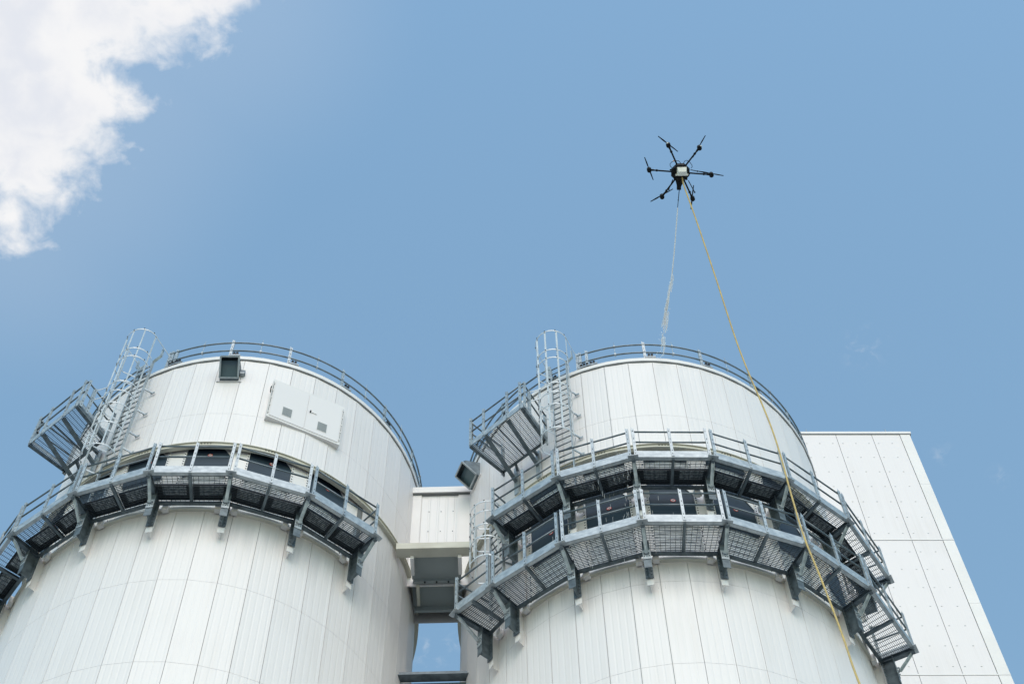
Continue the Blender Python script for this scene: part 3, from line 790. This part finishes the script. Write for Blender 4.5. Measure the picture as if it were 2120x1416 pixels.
cp = MB(); cp.obox(T(-2.69, ZT - .02, -.05), bt * 2.73, bn * .09, ZUP * .055); cp.obox(T(-2.69, ZT - .088, .0), bt * 2.72, bn * .008, ZUP * .012, 1); cp.build('parapet', [TRIM, SEAM], root)
for x in (-.62, -2.95):
    lr = MB(); lr.tube([T(x, ZT, -.1), T(x, ZT + .42, -.1)], .014, 6); lr.build('lightning_rod', GALV, root)

# ------------------------------------------------------------------ drone
DZ = 9.1
DC = at_z(1408.5, 357, DZ)
root = thing('drone', DC, 'black six-armed drone in the sky with a white box under its body', 'drone')
def dl(px, py, h=0):                     # pixel seen from below, height above the arm plane in metres
    p = at_z(px, py, DZ + h / U); return p
def dd(ang, r, h=0): a = math.radians(ang); return DC + Vector((math.cos(a) * r, math.sin(a) * r, h))
bd = MB()
ring = [(0.12, -.10), (.185, -.06), (.205, 0), (.19, .05), (.12, .09)]
rr_ = []
for r, h in ring: rr_.append([dd(22.5 + 45 * i, r, h) for i in range(8)])
for a, b_ in zip(rr_[:-1], rr_[1:]):
    for i in range(8): bd.face([a[i], a[(i + 1) % 8], b_[(i + 1) % 8], b_[i]])
bd.face(rr_[0][::-1]); bd.face(rr_[-1])
bd.prism([DC + Vector(q_) for q_ in ((-.105, .15, -.07), (.075, .15, -.07), (.02, .28, -.07), (-.07, .28, -.07))], ZUP * .09)
bd.obox(DC + Vector((-.027, .315, -.03)), Vector((.042, 0, 0)), Vector((0, .045, 0)), ZUP * .04)
for i in range(8): bd.obox(dd(45 * i, .17, -.075), Vector((.02, 0, 0)), Vector((0, .02, 0)), ZUP * .015)
bd.build('body', BLACK, root)
ARM = [-113.3, -53.6, 6.6, 65.8, 125.0, -174.2]
for i, a in enumerate(ARM):
    am = MB(); d = dd(a, 1) - DC
    am.tube([dd(a, .15, 0), dd(a, .62, 0.01)], .017, 8); am.tube([dd(a, .47, .008), dd(a, .50, .008)], .026, 8); am.tube([dd(a, .55, .01), dd(a, .60, .01)], .022, 8)
    arm = am.build('arm', CARBON, root)
    mo = MB(); c = dd(a, .64, .01); mo.tube([c - ZUP * .05, c + ZUP * .05], .047, 14); mo.tube([c + ZUP * .05, c + ZUP * .075], .015, 8); mo.build('motor', BLACK, arm)
    pr = MB(); pa = math.radians([40, 118, 12, 95, 150, 70][i])
    for sg in (0, math.pi):
        u = Vector((math.cos(pa + sg), math.sin(pa + sg), 0)); w = ZUP.cross(u)
        n = 8; prev = None
        for k in range(n + 1):
            f = k / n; r = .03 + f * .235; cw = .005 + .010 * math.sin(min(1, f * 1.25 + .08) * math.pi * .75) * (1 - .5 * f); tw = .45 * (1 - f) + .12
            le = c + ZUP * .07 + u * r + w * cw + ZUP * cw * tw; te = c + ZUP * .07 + u * r - w * cw * 1.1 - ZUP * cw * tw
            if prev: pr.prism([prev[0], prev[1], te, le], ZUP * .004)
            prev = (le, te)
    pr.tube([c + ZUP * .06, c + ZUP * .08], .02, 8)
    pr.build('propeller', CARBON, arm)
    if i in (0, 1):
        lt_ = MB(); lt_.obox(dd(a, .69, -.01), Vector((.016, 0, 0)), Vector((0, .012, 0)), ZUP * .012); lt_.build('tip_light', PAYW, arm)
box = MB()
c0 = dl(1412.2, 356.5, -.16)
P0 = [c0 + Vector((x, y, z)) for x, y, z in ((-.095, -.085, .06), (.095, -.085, .06), (.105, .075, .06), (-.105, .075, .06))]
P1 = [c0 + Vector((x, y, z)) for x, y, z in ((-.075, -.03, -.06), (.078, -.03, -.06), (.082, .06, -.06), (-.08, .06, -.06))]
box.face(P1[::-1]); box.face(P0)
for i in range(4): j = (i + 1) % 4; box.face([P1[i], P1[j], P0[j], P0[i]])
for sx in (-1, 1): box.obox(c0 + Vector((sx * .11, .075, .045)), Vector((.02, 0, 0)), Vector((0, .016, 0)), ZUP * .016)
box.build('payload_box', PAYW, root)
for (xa, ya), (xb, yb) in (((1430, 352), (1444, 355)), ((1425, 374), (1438.3, 398.5)), ((1393, 372), (1384.5, 393)), ((1392, 352), (1388, 352))):
    lg = MB(); lg.tube([dl(xa, ya, -.05), dl(xb, yb, -.16)], .009, 6); lg.sphere(dl(xb, yb, -.16), .018, 8, 6); lg.build('landing_leg', CARBON, root)
for pts in (((1410, 339), (1405, 333.5), (1399, 333), (1391, 335.5), (1387, 340), (1387.5, 344), (1390.5, 347.5)), ((1414.5, 339), (1418, 333.5), (1421.5, 332.3), (1428, 336), (1432.5, 342), (1433, 346), (1431, 348.5))):
    MB().tube([dl(x, y, -.03) for x, y in pts], .006, 6).build('cable_loop', BLACK, root)
mb = MB(); mb.sphere(dl(1394.6, 333.8, -.03), .014, 8, 6); mb.build('amber_light', LAMPR, root)
nz = MB(); n0, n1, n2 = dl(1406.5, 392, -.03), dl(1404.3, 414, -.04), dl(1403, 430, -.045)
nz.tube([n0, n1], .008, 8); nz.tube([n1, n1.lerp(n2, .1)], .012, 8); nz.tube([n1, n2], .0065, 8)
nz.build('spray_boom', CARBON, root)

# ------------------------------------------------------------------ hose
hp = [(1412.5, 368), (1417, 388), (1440, 452), (1480, 570), (1519, 690), (1545, 760), (1600, 893), (1640, 1030), (1665, 1112), (1700, 1198), (1743, 1311), (1780, 1416)]
N = len(hp); rng0 = (DC - Vector((0, 0, EYE))).length - .1
pts = []
for i, (x, y) in enumerate(hp):
    f = (y - 368) / (1416 - 368); pts.append(at_range(x, y, rng0 + (24.5 - rng0) * f ** 1.05))
lp = pts[-1]; dv = (pts[-1] - pts[-2]).normalized()
for k in range(1, 14):
    f = k / 13; pts.append(Vector((lp.x + 1.1 * f + .3 * math.sin(f * 3), lp.y - 1.2 * f * f, lp.z * (1 - f) + .02)))
pts.append(pts[-1] + Vector((1.2, -.6, 0))); pts.append(pts[-1] + Vector((1.5, -.2, 0)))
# smooth
def catmull(P, n=6):
    out = []
    for i in range(len(P) - 1):
        a, b_, c, d = P[max(i - 1, 0)], P[i], P[i + 1], P[min(i + 2, len(P) - 1)]
        for k in range(n):
            t_ = k / n
            out.append(.5 * ((2 * b_) + (c - a) * t_ + (2 * a - 5 * b_ + 4 * c - d) * t_ * t_ + (3 * b_ - a - 3 * c + d) * t_ ** 3))
    out.append(P[-1]); return out
hm = MB(); hm.tube(catmull(pts), .0145, 8)
tag(hm.build('hose', HOSEY), 'long thin yellow hose hanging from the drone down across the right silo', 'hose')

# ------------------------------------------------------------------ water jet and falling drops
WATER = bpy.data.materials.new('spray_water'); WATER.use_nodes = True
b = WATER.node_tree.nodes['Principled BSDF']; b.inputs['Base Color'].default_value = (.93, .93, .93, 1); b.inputs['Roughness'].default_value = .9; b.inputs['Specular IOR Level'].default_value = .1; b.inputs['Subsurface Weight'].default_value = 0
b.inputs['Alpha'].default_value = 1.0
WATER2 = WATER.copy(); WATER2.name = 'thin_spray'; WATER2.node_tree.nodes['Principled BSDF'].inputs['Alpha'].default_value = .4
e0 = n2; e1 = pol('R', 5.6, 1.0, 9.22)
jp = [(1403, 431), (1400, 470), (1396, 520), (1391, 570), (1386, 605), (1381, 640), (1376.5, 670), (1371, 705), (1367, 740)]
base = []
for i, (x, y) in enumerate(jp):
    f = (y - 431) / (740 - 431); r0 = (e0 - Vector((0, 0, EYE))).length; r1 = (e1 - Vector((0, 0, EYE))).length
    base.append(at_range(x, y, r0 + (r1 - r0) * f))
cur = catmull(base, 8)
wj = MB(); rnd = random.Random(3)
n = len(cur)
core = [p + Vector((math.sin(i * .55) * .014, math.cos(i * .4) * .01, 0)) * max(0, i / n - .35) for i, p in enumerate(cur)]
cut = int(n * .82)
wj.tube(core[:cut], [.0115 + .020 * max(0, i / n - .3) * (1 + .35 * math.sin(i * .9) + .2 * math.sin(i * 2.1)) if i < cut - 4 else .006 * (cut - i) / 4 + .002 for i in range(cut)], 8, 0)
for sdx in range(14):
    i0 = rnd.randint(int(n * .3), int(n * .85)); ln_ = rnd.randint(4, 12)
    off = Vector((rnd.uniform(-1, 1), rnd.uniform(-1, 1), rnd.uniform(-.5, .5)))
    seg = [cur[j] + off * (.035 + .03 * j / n) + Vector((rnd.uniform(-1, 1), 0, 0)) * .01 for j in range(i0, min(n, i0 + ln_))]
    if len(seg) > 2: wj.tube(seg, [.004 + .018 * math.sin(math.pi * (k + .5) / len(seg)) for k in range(len(seg))], 6, 1)
for k in range(60):
    j = rnd.randint(int(n * .55), n - 1); p = cur[j] + Vector((rnd.gauss(0, .04), rnd.gauss(0, .04), rnd.gauss(0, .05)))
    wj.sphere(p, rnd.uniform(.004, .010), 6, 4, 1, (1, 1, 2.5))
tag(wj.build('water_jet', [WATER, WATER2], None, e0), 'thin white water jet shooting from the drone boom to the roof of the right silo', 'water jet')
dr = MB()
for k in range(130):
    a = rnd.gauss(-12, 5); rho = rnd.uniform(1.03, 1.24); z = rnd.uniform(6.9, 8.1)
    p = pol('R', a, rho, z); L_ = rnd.uniform(.08, .22); dr.tube([p, p - ZUP * L_], .0028, 4, 0)
tag(dr.build('water_drops', WATER2), 'fine falling water drops below the walkways of the right silo', kind='stuff')
